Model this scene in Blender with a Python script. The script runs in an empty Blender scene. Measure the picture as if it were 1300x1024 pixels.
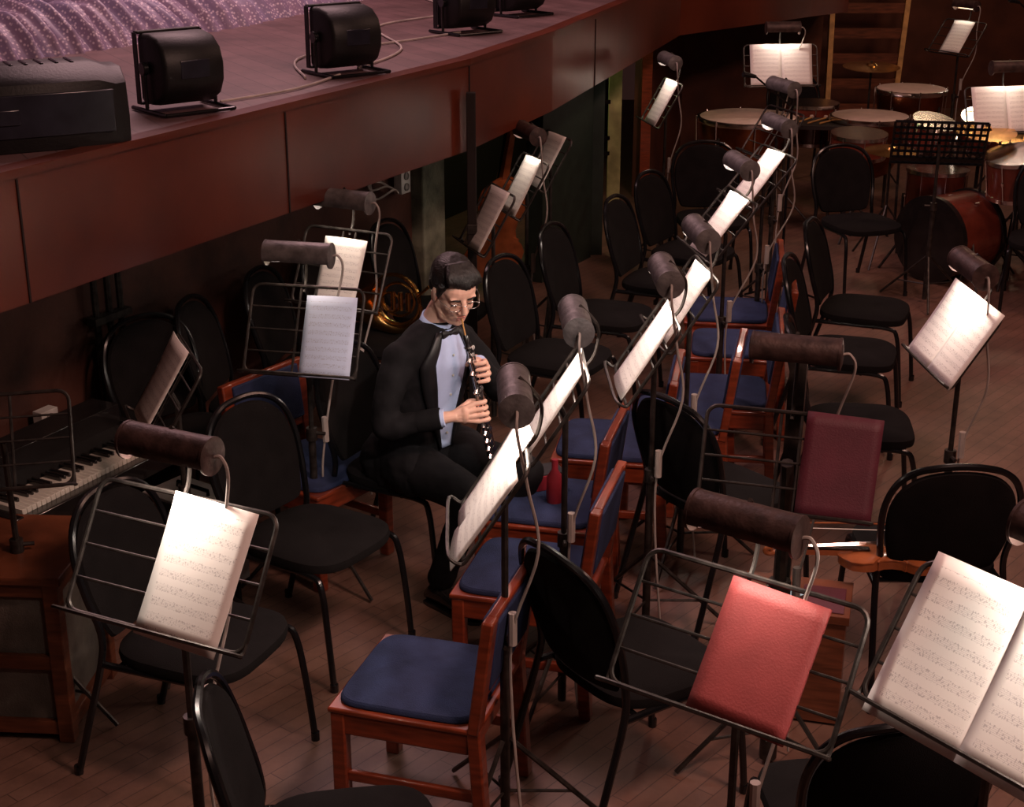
import bpy, bmesh, math, random
from mathutils import Vector as V, Matrix as MX, noise
random.seed(4)
R=math.radians
sc=bpy.context.scene
sc.view_settings.view_transform='Standard'
sc.view_settings.look='None'
COL=sc.collection
# ------------------------------------------------------------ camera
cd=bpy.data.cameras.new('camera'); cam=bpy.data.objects.new('camera',cd); COL.objects.link(cam)
cam.location=(0,0,2.75); cam.rotation_euler=(R(90-20.4),0,0)
cd.sensor_width=36; cd.lens=36*1900/1300; cd.clip_start=.05; cd.clip_end=100
sc.camera=cam
# ------------------------------------------------------------ materials
def newmat(n):
    m=bpy.data.materials.new(n); m.use_nodes=True
    return m,m.node_tree.nodes,m.node_tree.links,m.node_tree.nodes['Principled BSDF']
def mat(n,c,rough=.5,metal=0,var=.25,scale=12,bump=0,bscale=60,coat=0,emit=None,es=0,sheen=0,stretch=None,spec=.5):
    m,N,L,b=newmat(n)
    tc=N.new('ShaderNodeTexCoord'); src=tc.outputs['Object']
    if stretch:
        mp=N.new('ShaderNodeMapping'); mp.inputs['Scale'].default_value=stretch; L.new(src,mp.inputs[0]); src=mp.outputs[0]
    nz=N.new('ShaderNodeTexNoise'); nz.inputs['Scale'].default_value=scale; nz.inputs['Detail'].default_value=5
    L.new(src,nz.inputs['Vector'])
    mx=N.new('ShaderNodeMix'); mx.data_type='RGBA'
    mx.inputs[6].default_value=(*[x*(1-var) for x in c],1); mx.inputs[7].default_value=(*[min(1,x*(1+var)) for x in c],1)
    cr=N.new('ShaderNodeMapRange'); cr.inputs[1].default_value=.3; cr.inputs[2].default_value=.7
    L.new(nz.outputs[0],cr.inputs[0]); L.new(cr.outputs[0],mx.inputs[0]); L.new(mx.outputs[2],b.inputs['Base Color'])
    b.inputs['Roughness'].default_value=rough; b.inputs['Metallic'].default_value=metal
    b.inputs['Coat Weight'].default_value=coat; b.inputs['Sheen Weight'].default_value=sheen; b.inputs['Specular IOR Level'].default_value=spec
    if bump:
        n2=N.new('ShaderNodeTexNoise'); n2.inputs['Scale'].default_value=bscale; n2.inputs['Detail'].default_value=4; L.new(src,n2.inputs['Vector'])
        bp=N.new('ShaderNodeBump'); bp.inputs['Strength'].default_value=bump; bp.inputs['Distance'].default_value=.01
        L.new(n2.outputs[0],bp.inputs['Height']); L.new(bp.outputs[0],b.inputs['Normal'])
    if emit:
        b.inputs['Emission Color'].default_value=(*emit,1); b.inputs['Emission Strength'].default_value=es
    return m
M={}
M['fabric']=mat('black_fabric',(.0080,.0066,.0068),.95,bump=.3,bscale=400,spec=.15)
M['tube']=mat('black_tube_paint',(.006,.006,.007),.22)
M['wood']=mat('red_brown_varnished_wood',(.20,.034,.013),.32,var=.4,scale=9,stretch=(1,1,6),coat=.4)
M['blue']=mat('blue_upholstery',(.026,.036,.088),.9,bump=.4,bscale=300,var=.35,scale=8,spec=.2)
M['stand']=mat('stand_metal',(.05,.042,.038),.42,.6,var=.5,scale=30)
M['lamp']=mat('lamp_shade_metal',(.060,.034,.030),.5,.3,var=.5,scale=25,bump=.2,bscale=60)
M['lampg']=mat('lamp_shade_grey_metal',(.15,.14,.14),.5,.4,var=.4,scale=25,bump=.2,bscale=60)
M['lampin']=mat('lamp_inner',(.7,.62,.55),.5)
M['cord']=mat('cord_white',(.42,.36,.33),.6)
M['red']=mat('red_folder',(.34,.058,.058),.6,bump=.12,bscale=200,var=.12)
M['maroon']=mat('maroon_folder',(.105,.016,.030),.6,bump=.15,bscale=200,var=.15)
M['bulb']=mat('bulb',(1,.9,.7),.4,emit=(1,.85,.6),es=8)
M['suit']=mat('suit_black',(.0065,.0058,.007),.85,bump=.2,bscale=25,spec=.2)
M['satin']=mat('satin_black',(.008,.0075,.009),.45)
M['shirt']=mat('shirt_blue_white',(.50,.60,.88),.8,var=.06)
M['skin']=mat('skin',(.78,.46,.35),.5,var=.06,scale=20)
M['skin'].node_tree.nodes['Principled BSDF'].inputs['Subsurface Weight'].default_value=.08
M['skin'].node_tree.nodes['Principled BSDF'].inputs['Subsurface Scale'].default_value=.01
M['lip']=mat('lips',(.50,.18,.15),.45)
M['hair']=mat('hair_black',(.009,.0065,.006),.45,bump=.4,bscale=70,stretch=(1,5,1))
M['chrome']=mat('silver_keys',(.75,.72,.7),.2,1)
M['ebony']=mat('ebony',(.012,.010,.010),.25,coat=.5)
M['gold']=mat('brass',(.80,.46,.15),.22,1)
M['copper']=mat('copper_bowl',(.35,.12,.05),.3,1)
M['skinhead']=mat('drum_head',(.52,.38,.31),.5,var=.12)
M['drumred']=mat('drum_shell_red',(.13,.024,.014),.25,coat=.5)
M['violin']=mat('violin_varnish',(.32,.09,.03),.25,coat=.6,var=.3)
M['blackplastic']=mat('black_plastic',(.0065,.0062,.007),.5,bump=.1,bscale=100,spec=.35)
M['glass']=mat('flood_glass',(.02,.02,.03),.2)
M['ladder']=mat('ladder_wood',(.55,.28,.09),.6,var=.3)
M['white']=mat('white_plastic',(.60,.58,.55),.5)
M['ivory']=mat('ivory_keys',(.7,.66,.58),.35,var=.05)
M['grey']=mat('grey_panel',(.25,.23,.22),.6)
M['panelgrey']=mat('faded_cloth_panel',(.15,.12,.10),.9,bump=.3,bscale=200)
M['cabwood']=mat('cabinet_wood',(.15,.044,.02),.4,var=.45,scale=7,stretch=(1,1,7),coat=.2)
M['green']=mat('dark_green_paint',(.014,.024,.018),.5)
M['jamb']=mat('old_grey_green_paint',(.15,.155,.11),.7,var=.5,scale=9,bump=.3)
M['pgreen']=mat('pale_green_paint',(.45,.45,.20),.6)
M['wallm']=mat('pit_wall_paint',(.085,.028,.018),.65,var=.5,scale=4,bump=.3,bscale=30)
M['endwall']=mat('end_wall_wood',(.09,.026,.013),.5,var=.3,scale=4)
M['dark']=mat('dark_paint',(.012,.006,.005),.8)
M['wine']=mat('red_lacquer',(.25,.02,.03),.3)
M['teal']=mat('pale_blue_cloth',(.35,.55,.65),.8)
m,N,L,b=newmat('fascia_varnish'); M['fascia']=m
tc=N.new('ShaderNodeTexCoord'); nz=N.new('ShaderNodeTexNoise'); nz.inputs['Scale'].default_value=1.6; nz.inputs['Detail'].default_value=8
L.new(tc.outputs['Object'],nz.inputs['Vector'])
cr=N.new('ShaderNodeValToRGB'); cr.color_ramp.elements[0].color=(.056,.010,.006,1); cr.color_ramp.elements[1].color=(.155,.032,.014,1)
cr.color_ramp.elements[0].position=.3; cr.color_ramp.elements[1].position=.75
L.new(nz.outputs[0],cr.inputs[0]); L.new(cr.outputs[0],b.inputs['Base Color']); b.inputs['Roughness'].default_value=.32
def planks(n,rot,c1,c2,sx,sy,rough,mort=.35):
    m,N,L,b=newmat(n)
    tc=N.new('ShaderNodeTexCoord'); mp=N.new('ShaderNodeMapping'); mp.inputs['Rotation'].default_value=(0,0,rot)
    L.new(tc.outputs['Object'],mp.inputs[0])
    br=N.new('ShaderNodeTexBrick'); br.inputs['Scale'].default_value=1; br.inputs['Brick Width'].default_value=sx; br.inputs['Row Height'].default_value=sy
    br.inputs['Mortar Size'].default_value=.0022; br.inputs['Mortar Smooth'].default_value=.3; br.inputs['Bias'].default_value=0
    br.inputs['Color1'].default_value=(*c1,1); br.inputs['Color2'].default_value=(*c2,1); br.inputs['Mortar'].default_value=(*[x*mort for x in c1],1)
    L.new(mp.outputs[0],br.inputs['Vector'])
    nz=N.new('ShaderNodeTexNoise'); nz.inputs['Scale'].default_value=3; nz.inputs['Detail'].default_value=9; nz.inputs['Roughness'].default_value=.7
    L.new(mp.outputs[0],nz.inputs['Vector'])
    mr=N.new('ShaderNodeMapRange'); mr.inputs[1].default_value=.3; mr.inputs[2].default_value=.7; mr.inputs[3].default_value=.55; mr.inputs[4].default_value=1.3
    L.new(nz.outputs[0],mr.inputs[0])
    mx=N.new('ShaderNodeMix'); mx.data_type='RGBA'; mx.blend_type='MULTIPLY'; mx.inputs[0].default_value=1
    L.new(br.outputs[0],mx.inputs[6]); L.new(mr.outputs[0],mx.inputs[7]); L.new(mx.outputs[2],b.inputs['Base Color'])
    b.inputs['Roughness'].default_value=rough
    bp=N.new('ShaderNodeBump'); bp.inputs['Strength'].default_value=.15; bp.inputs['Distance'].default_value=.004; bp.invert=True
    L.new(br.outputs['Fac'],bp.inputs['Height']); L.new(bp.outputs[0],b.inputs['Normal'])
    return m
M['floor']=planks('pit_parquet',R(-50),(.155,.078,.056),(.185,.096,.070),.4,.06,.48,.5)
M['stagefloor']=planks('stage_boards',R(62),(.120,.064,.066),(.148,.082,.084),3.,.11,.55,.35)
def page_mat(n,base,ink,rows=10):
    m,N,L,b=newmat(n)
    uv=N.new('ShaderNodeUVMap'); sp=N.new('ShaderNodeSeparateXYZ'); L.new(uv.outputs[0],sp.inputs[0])
    def ma(op,a,bb=None):
        x=N.new('ShaderNodeMath'); x.operation=op
        for i,q in enumerate((a,bb)):
            if q is None: continue
            if isinstance(q,(int,float)): x.inputs[i].default_value=q
            else: L.new(q,x.inputs[i])
        return x.outputs[0]
    u,v=sp.outputs[0],sp.outputs[1]
    a=ma('FRACT',ma('MULTIPLY',v,rows))
    ins=ma('MULTIPLY',ma('GREATER_THAN',a,.28),ma('LESS_THAN',a,.70))
    ln=ma('MULTIPLY',ma('LESS_THAN',ma('FRACT',ma('MULTIPLY',ma('SUBTRACT',a,.28),10)),.2),ins)
    cm=N.new('ShaderNodeCombineXYZ'); L.new(ma('MULTIPLY',u,60),cm.inputs[0]); L.new(ma('MULTIPLY',v,50),cm.inputs[1])
    vz=N.new('ShaderNodeTexNoise'); vz.inputs['Scale'].default_value=1; vz.inputs['Detail'].default_value=1; L.new(cm.outputs[0],vz.inputs['Vector'])
    wide=ma('MULTIPLY',ma('GREATER_THAN',a,.22),ma('LESS_THAN',a,.78))
    nt=ma('MULTIPLY',ma('GREATER_THAN',vz.outputs[0],.60),wide)
    ink_=ma('MAXIMUM',ma('MULTIPLY',ln,.5),ma('MULTIPLY',nt,.65))
    mg=ma('MULTIPLY',ma('MULTIPLY',ma('GREATER_THAN',u,.09),ma('LESS_THAN',u,.92)),ma('MULTIPLY',ma('GREATER_THAN',v,.05),ma('LESS_THAN',v,.93)))
    k=ma('MULTIPLY',ink_,mg)
    mx=N.new('ShaderNodeMix'); mx.data_type='RGBA'; mx.inputs[6].default_value=(*base,1); mx.inputs[7].default_value=(*ink,1)
    L.new(k,mx.inputs[0]); L.new(mx.outputs[2],b.inputs['Base Color']); b.inputs['Roughness'].default_value=.8
    return m
M['page']=page_mat('sheet_music_paper',(.88,.82,.78),(.40,.34,.34))
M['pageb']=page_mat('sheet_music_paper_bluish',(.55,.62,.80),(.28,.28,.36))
m,N,L,b=newmat('sparkling_curtain'); M['curtain']=m
tc=N.new('ShaderNodeTexCoord')
vo=N.new('ShaderNodeTexVoronoi'); vo.inputs['Scale'].default_value=55; L.new(tc.outputs['Object'],vo.inputs['Vector'])
lt=N.new('ShaderNodeMapRange'); lt.inputs[1].default_value=.45; lt.inputs[2].default_value=.15; L.new(vo.outputs['Distance'],lt.inputs[0])
nz=N.new('ShaderNodeTexNoise'); nz.inputs['Scale'].default_value=5; L.new(tc.outputs['Object'],nz.inputs['Vector'])
m2=N.new('ShaderNodeMix'); m2.data_type='RGBA'; m2.inputs[6].default_value=(.27,.15,.20,1); m2.inputs[7].default_value=(.22,.22,.38,1); L.new(nz.outputs[0],m2.inputs[0])
mx=N.new('ShaderNodeMix'); mx.data_type='RGBA'; mx.inputs[7].default_value=(.72,.60,.68,1); L.new(m2.outputs[2],mx.inputs[6])  # sparkle glints painted into the base colour as pale dots
L.new(lt.outputs[0],mx.inputs[0]); L.new(mx.outputs[2],b.inputs['Base Color']); b.inputs['Roughness'].default_value=.45
# ------------------------------------------------------------ mesh builder
def smooth_path(P,n=6,closed=False):
    P=[V(p) for p in P]; out=[]; k=len(P)
    rng=range(k if closed else k-1)
    for i in rng:
        if closed: a,b_,c,d=P[(i-1)%k],P[i],P[(i+1)%k],P[(i+2)%k]
        else: a,b_,c,d=P[max(i-1,0)],P[i],P[i+1],P[min(i+2,k-1)]
        for j in range(n):
            t=j/n
            out.append(.5*((2*b_)+(c-a)*t+(2*a-5*b_+4*c-d)*t*t+(3*b_-a-3*c+d)*t**3))
    if not closed: out.append(P[-1])
    return out
def interp(rr,m):
    if len(rr)==m: return list(rr)
    out=[]
    for i in range(m):
        q=i*(len(rr)-1)/(m-1); k=min(int(q),len(rr)-2); out.append(rr[k]*(1-(q-k))+rr[k+1]*(q-k))
    return out
class B:
    def __init__(s): s.v=[];s.f=[];s.m=[];s.mats=[];s.M=MX.Identity(4);s.uv={}
    def mi(s,k):
        if k not in s.mats: s.mats.append(k)
        return s.mats.index(k)
    def add(s,vs,fs,k,uvs=None):
        o=len(s.v); s.v+= [s.M@V(p) for p in vs]; i=s.mi(k)
        for n,f in enumerate(fs):
            s.f.append([o+q for q in f]); s.m.append(i)
            if uvs: s.uv[len(s.f)-1]=[uvs[q] for q in f]
    def box(s,c,d,k,rot=None):
        x,y,z=[q/2 for q in d]; T=MX.Translation(V(c))@(rot.to_4x4() if rot else MX.Identity(4))
        vs=[T@V((a*x,b_*y,c_*z)) for a in(-1,1) for b_ in(-1,1) for c_ in(-1,1)]
        s.add(vs,[(0,1,3,2),(4,6,7,5),(0,4,5,1),(2,3,7,6),(0,2,6,4),(1,5,7,3)],k)
    def beam(s,a,b_,w,d,k,up=(0,0,1)):
        a,b_=V(a),V(b_); z=(b_-a); l=z.length; z.normalize(); x=V(up).cross(z)
        if x.length<.01: x=V((1,0,0))
        x.normalize(); y=z.cross(x)
        s.box((a+b_)/2,(w,d,l),k,MX((x,y,z)).transposed())
    def tube(s,P,r,k,n=8,closed=False,flat=1.0):
        P=[V(p) for p in P]; m=len(P)
        rr=interp(r,m) if isinstance(r,(list,tuple)) else [r]*m
        vs=[];u=None
        for i in range(m):
            if closed: t=P[(i+1)%m]-P[i-1]
            else: t=P[min(i+1,m-1)]-P[max(i-1,0)]
            if t.length<1e-9: t=V((0,0,1))
            t.normalize()
            if u is None:
                u=V((0,0,1)).cross(t)
                if u.length<.05: u=V((0,1,0)).cross(t)
            u=u-t*u.dot(t)
            if u.length<1e-6: u=t.orthogonal()
            u.normalize(); w=t.cross(u)
            for j in range(n):
                a=2*math.pi*j/n; vs.append(P[i]+u*math.cos(a)*rr[i]+w*math.sin(a)*rr[i]*flat)
        fs=[]
        for i in range(m if closed else m-1):
            for j in range(n):
                a=i*n+j;b_=i*n+(j+1)%n;c=((i+1)%m)*n+(j+1)%n;d=((i+1)%m)*n+j
                fs.append((a,b_,c,d))
        if not closed: fs+= [tuple(range(n))[::-1],tuple(range((m-1)*n,m*n))]
        s.add(vs,fs,k)
    def rings(s,RS,k,cap=True):
        n=len(RS[0]); vs=[p for r in RS for p in r]; fs=[]
        for i in range(len(RS)-1):
            for j in range(n): fs.append((i*n+j,i*n+(j+1)%n,(i+1)*n+(j+1)%n,(i+1)*n+j))
        if cap: fs+= [tuple(range(n))[::-1],tuple(range((len(RS)-1)*n,len(RS)*n))]
        s.add(vs,fs,k)
    def lathe(s,prof,k,n=28,cap=True):
        s.rings([[V((r*math.cos(2*math.pi*j/n),r*math.sin(2*math.pi*j/n),z)) for j in range(n)] for r,z in prof],k,cap)
    def ell(s,c,r,k,n=16,rot=None):
        c=V(c); RS=[]
        for i in range(1,n//2):
            a=math.pi*i/(n//2); row=[]
            for j in range(n):
                t=2*math.pi*j/n; p=V((r[0]*math.sin(a)*math.cos(t),r[1]*math.sin(a)*math.sin(t),-r[2]*math.cos(a)))
                if rot: p=rot@p
                row.append(c+p)
            RS.append(row)
        s.rings(RS,k)
    def grid(s,fn,nu,nv,k,uv=False):
        vs=[fn(i/nu,j/nv) for i in range(nu+1) for j in range(nv+1)]
        uvs=[(i/nu,j/nv) for i in range(nu+1) for j in range(nv+1)]
        fs=[(i*(nv+1)+j,(i+1)*(nv+1)+j,(i+1)*(nv+1)+j+1,i*(nv+1)+j+1) for i in range(nu) for j in range(nv)]
        s.add(vs,fs,k,uvs if uv else None)
    def prism(s,poly,z0,z1,k):
        n=len(poly); vs=[V((x,y,z0)) for x,y in poly]+[V((x,y,z1)) for x,y in poly]
        s.add(vs,[tuple(range(n))[::-1],tuple(range(n,2*n))]+[(i,(i+1)%n,n+(i+1)%n,n+i) for i in range(n)],k)
    def mesh(s,name,smooth=40):
        me=bpy.data.meshes.new(name); me.from_pydata([tuple(p) for p in s.v],[],s.f)
        for k in s.mats: me.materials.append(M[k])
        for i,p in enumerate(me.polygons): p.material_index=s.m[i]; p.use_smooth=bool(smooth)
        if s.uv:
            ul=me.uv_layers.new(name='UVMap')
            for fi,us in s.uv.items():
                for li,q in zip(me.polygons[fi].loop_indices,us): ul.data[li].uv=q
        me.update()
        bm=bmesh.new(); bm.from_mesh(me); bmesh.ops.recalc_face_normals(bm,faces=bm.faces); bm.to_mesh(me); bm.free()
        if smooth:
            try: me.set_sharp_from_angle(angle=R(smooth))
            except Exception: pass
        return me
def obj(name,me,loc=(0,0,0),yaw=0,parent=None,rot=None):
    o=bpy.data.objects.new(name,me); COL.objects.link(o); o.location=loc
    o.rotation_euler=rot if rot else (0,0,R(yaw))
    if parent: o.parent=parent
    return o
def empty(name,loc,yaw=0):
    o=bpy.data.objects.new(name,None); COL.objects.link(o); o.location=loc; o.rotation_euler=(0,0,R(yaw)); o.empty_display_size=.1
    return o
def bev(o,w=.004,seg=2):
    m=o.modifiers.new('bevel','BEVEL'); m.width=w; m.segments=seg; m.limit_method='ANGLE'; m.angle_limit=R(50)
    return o
def light(name,kind,loc,target,energy,color,size=.5,size_y=None,parent=None,spread=None,spot=None):
    l=bpy.data.lights.new(name,kind); l.energy=energy; l.color=color
    if kind=='AREA':
        l.shape='RECTANGLE'; l.size=size; l.size_y=size_y or size
        if spread: l.spread=R(spread)
    elif kind=='SPOT': l.shadow_soft_size=size; l.spot_size=R(spot or 40); l.spot_blend=.7
    else: l.shadow_soft_size=size
    o=bpy.data.objects.new(name,l); COL.objects.link(o); o.location=loc
    o.rotation_euler=(V(target)-V(loc)).to_track_quat('-Z','Y').to_euler()
    if parent: o.parent=parent
    return o
# ------------------------------------------------------------ room shell
fas=[(-4.41,-.7),(-3.47,1.07),(-1.59,4.6),(-.21,7.25),(.22,8.4),(.633,9.75),(1.0,10.95),(1.305,11.96)]
fas2=[(1.305,11.96),(2.05,12.75),(2.6,13.35),(3.0,13.75),(3.05,16.6)]
S=1.8;FB=1.368
b=B(); b.prism([(-6.5,-2),(6.5,-2),(8,17.5),(-6.5,17.5)],-.1,0,'floor'); obj('floor',b.mesh('floor',0))
b=B(); poly=fas+fas2[1:]+[(3.05,22),(-12,22),(-12,-.7)]
b.prism([(x,y) for x,y in poly],S-.06,S,'stagefloor'); obj('stage_floor',b.mesh('stage_floor',0))
def wall(bb,path,z0,z1,th,k):
    for i in range(len(path)-1):
        a,c=V((*path[i],0)),V((*path[i+1],0)); d=(c-a).normalized(); n=V((-d.y,d.x,0))
        bb.add([a+V((0,0,z0)),c+V((0,0,z0)),c+V((0,0,z1)),a+V((0,0,z1)),a+n*th+V((0,0,z0)),c+n*th+V((0,0,z0)),c+n*th+V((0,0,z1)),a+n*th+V((0,0,z1))],
          [(0,1,2,3),(4,7,6,5),(0,4,5,1),(3,2,6,7),(0,3,7,4),(1,5,6,2)],k)
b=B(); off=[(x+.004,y-.002) for x,y in fas]; wall(b,off,FB,S+.003,.05,'fascia'); wall(b,fas2,FB,S+.003,.05,'fascia')
obj('stage_fascia',b.mesh('stage_fascia',30))
b=B(); wall(b,[(x+.014,y-.007) for x,y in fas],S-.022,S+.006,.08,'fascia'); obj('trim_1',b.mesh('trim_1',30))
b=B()
for t in (.02,.5,1.0):
    p=V((-1.59,4.6,0)).lerp(V((-.21,7.25,0)),t)
    b.beam((p.x+.006,p.y-.003,FB),(p.x+.006,p.y-.003,S-.03),.005,.008,'dark',up=(.469,.883,0))
b.beam((.50+.008,9.32,FB),(.50+.008,9.32,S-.03),.006,.01,'dark',up=(.3,.95,0))
obj('trim_2',b.mesh('trim_2',0))
wl=lambda y:(-4.96+.531*y,y)
b=B(); wall(b,[wl(-.7),wl(8.3)],0,S-.06,.12,'wallm'); obj('wall_left',b.mesh('wall_left',0))
b=B(); wall(b,[wl(9.72),wl(10.4)],0,S-.06,.12,'green'); obj('wall_left_green',b.mesh('wall_green',0))
b=B(); wall(b,[(1.12,12.35),(1.62,14.4)],0,S-.06,.12,'endwall'); obj('wall_left_end',b.mesh('wall_end',0))
b=B(); wall(b,[(1.62,14.4),(2.98,14.7)],0,S-.06,.1,'endwall'); obj('wall_far_panel',b.mesh('wall_far',0))
b=B(); wall(b,[(3.0,16.7),(8,17.25)],0,4.2,.1,'endwall'); obj('wall_back',b.mesh('wall_back',0))
b=B(); wall(b,[(8,17.5),(6.5,-2)],0,4.2,.1,'dark'); obj('wall_right',b.mesh('wall_right',0))
b=B(); wall(b,[(-2.6,7.6),(-1.2,10.2),(.2,13.),(1.,15.2)],0,S-.06,.1,'dark'); obj('wall_corridor',b.mesh('wall_corridor',0))
b=B(); b.box((-.545,8.40,.85),(.24,.24,1.7),'jamb',MX.Rotation(R(-28),3,'Z')); bev(obj('door_1_jamb',b.mesh('jamb',0)),.01)
b=B(); b.beam((.60,10.5,0),(.60,10.5,1.7),.09,.09,'green'); b.beam((1.09,12.25,0),(1.09,12.25,1.7),.08,.08,'wood')
b.beam((.80,11.7,0),(.80,11.7,1.7),.10,.06,'pgreen'); b.beam((.6,10.5,1.66),(1.09,12.25,1.66),.08,.08,'green')
for h in (.5,.62,.9): b.beam((.5,11.5,h),(.78,11.7,h),.03,.03,'tube')
obj('door_2_frame',b.mesh('door_frame',0))
b=B(); b.beam((-.195,7.16,0),(-.195,7.16,1.66),.045,.04,'dark'); b.box((-.195,7.16,1.0),(.05,.05,.05),'stand'); bev(obj('support_post',b.mesh('post',0)),.004)
b=B()
for k,dy in enumerate((0,.07,.13)):
    x,y=wl(6.0+dy); b.tube([(x+.04,y-.02,0),(x+.04,y-.02,1.3),(x+.06,y-.02,1.68)],.015,'stand')
for q in (.3,.9,1.4):
    x,y=wl(6.06); b.box((x+.05,y-.03,q),(.05,.22,.03),'stand',MX.Rotation(R(-28),3,'Z'))
obj('conduit_pipes',b.mesh('conduit'))
def socket(x,y,z,n=2):
    b=B(); r=MX.Rotation(R(-28),3,'Z'); b.box((0,0,0),(.05,.09,.13),'white',r)
    for q in(-.03,.03): b.M=MX.Translation(V((.02,-.01,q)))@MX.Rotation(R(-28),4,'Z')@MX.Rotation(R(90),4,'Y'); b.lathe([(.022,0),(.022,.012),(.017,.012),(.016,.006)],'grey',16)
    b.M=MX.Identity(4)
    bev(obj('power_socket',b.mesh('power_socket'),(x,y,z)),.006)
socket(-.60,8.08,1.04); x,y=wl(5.68); socket(x+.06,y-.03,.56)
b=B()
for q in range(4):
    b.tube(smooth_path([(-.60,8.06,1.10),(-.62+.05*q,7.98,1.20+.02*q),(-.72,7.85,1.25),(-.79+.02*q,7.75,1.17-.05*q),(-.72+.03*q,7.85,1.10-.02*q),(-.62,8.04,.98)],6),.006,'cord',6)
obj('cable_bundle',b.mesh('cable'))
# ------------------------------------------------------------ curtain
cp=smooth_path([(-4.3,4.0,0),(-3.3,5.7,0),(-2.45,7.0,0),(-1.72,8.2,0),(-1.08,9.9,0),(-.45,12.4,0)],40)
def cf(u,v):
    n=len(cp)-1; q=u*n; i=min(int(q),n-1); p=cp[i].lerp(cp[i+1],q-i); d=(cp[i+1]-cp[i]).normalized(); nn=V((d.y,-d.x,0))
    s_=u*9.5
    fold=math.sin(s_*34+2*math.sin(s_*3.1+v*2))*.6+math.sin(s_*71+v*5)*.3+noise.noise(V((s_*9,v*5,0)))*.6
    back=-.75*min(v/.5,1)-.05*v
    z=.03+.10*min(v/.12,1)+.10*math.sin(min(v/.5,1)*3.1)*(.8+.6*noise.noise(V((s_*3,v*5,3))))+max(0,v-.45)*3.0
    nv_=.06*noise.noise(V((s_*2.3,1,0)))
    if v<.01: z=.0
    return p+nn*(back+fold*.05*(1 if v>.5 else .5)+nv_)+V((0,0,S+z+(.03*fold if 0.01<v<.55 else 0)))
b=B(); b.grid(cf,620,30,'curtain'); obj('sparkling_stage_curtain',b.mesh('curtain',180))
# ------------------------------------------------------------ stage equipment
def flood():
    b=B(); w=.15
    prof=[(-.09,-.15),(-.03,-.158),(.05,-.15),(.11,-.115),(.145,-.05),(.15,.03),(.125,.10),(.07,.145),(0,.160),(-.09,.155)]
    rs=[]
    for x,s_ in ((-w,.86),(-w+.008,.95),(-w+.02,1),(w-.02,1),(w-.008,.95),(w,.86)): rs.append([V((x,-p*s_,q*s_+.19)) for p,q in prof])
    b.rings(rs,'blackplastic')
    b.box((0,.095,.19),(.27,.02,.28),'glass'); b.box((0,.09,.35),(.31,.04,.012),'blackplastic'); b.box((0,.09,.035),(.31,.04,.012),'blackplastic')
    for s_ in(-1,1):
        b.box((s_*.160,.09,.19),(.006,.04,.32),'blackplastic')
        b.tube([(s_*.170,0,.2),(s_*.170,0,.02)],.009,'tube'); b.tube([(s_*.170,-.17,.012),(s_*.170,.14,.012)],.010,'tube')
        b.M=MX.Translation(V((s_*.172,0,.2)))@MX.Rotation(R(90),4,'Y'); b.lathe([(.03,-.012),(.03,.012),(.012,.02)],'tube',14); b.M=MX.Identity(4)
    b.box((0,-.146,.20),(.14,.01,.08),'glass')
    b.tube([(-.17,-.17,.012),(.17,-.17,.012)],.008,'tube')
    return b.mesh('stage_floodlight')
fm=flood()
for x,y,yw in ((-1.27,5.80,56),(-.75,6.80,54),(-.26,8.35,56),(.04,9.25,60),(-2.1,3.4,62)):
    o=bev(obj('stage_floodlight',fm,(x,y,S),yw-16),.004); o.scale=(.86,.86,.84)
b=B(); w=.31
prof=[(-.19,0),(.17,0),(.20,.05),(.15,.19),(.06,.27),(-.10,.27),(-.18,.22),(-.2,.1)]
b.rings([[V((x,p*k,q*(1 if k==1 else .92))) for p,q in prof] for x,k in((-w,.9),(-w+.03,1),(w-.10,1),(w-.04,.93),(w,.78))],'blackplastic')
b.box((0,-.19,.12),(.5,.02,.14),'glass'); b.box((-.12,-.2,.12),(.12,.012,.05),'glass')
b.box((.305,-.02,.13),(.02,.1,.03),'tube')
for q in range(8): b.box((-.2+.05*q,-.02,.272),(.012,.12,.006),'tube')
b.box((-.2,-.1,.02),(.04,.2,.03),'tube')
bev(obj('stage_monitor_speaker',b.mesh('wedge'),(-1.65,5.12,S),28),.014,3)
for pts in ([(-1.15,5.95,0),(-.95,6.2,0),(-.85,6.4,0),(-.76,6.7,0)],[(-.7,6.9,0),(-.55,7.6,0),(-.75,8.6,0),(-.35,9.4,0),(-.6,10.4,0),(-.3,11.2,0)],[(-.9,6.6,0),(-1.0,7.3,0),(-.5,8.0,0),(-.28,8.3,0)]):
    b=B(); b.tube(smooth_path([(x,y,S+.008) for x,y,_ in pts],8),.0055,'cord',6); obj('stage_cable',b.mesh('cable'))
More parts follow.
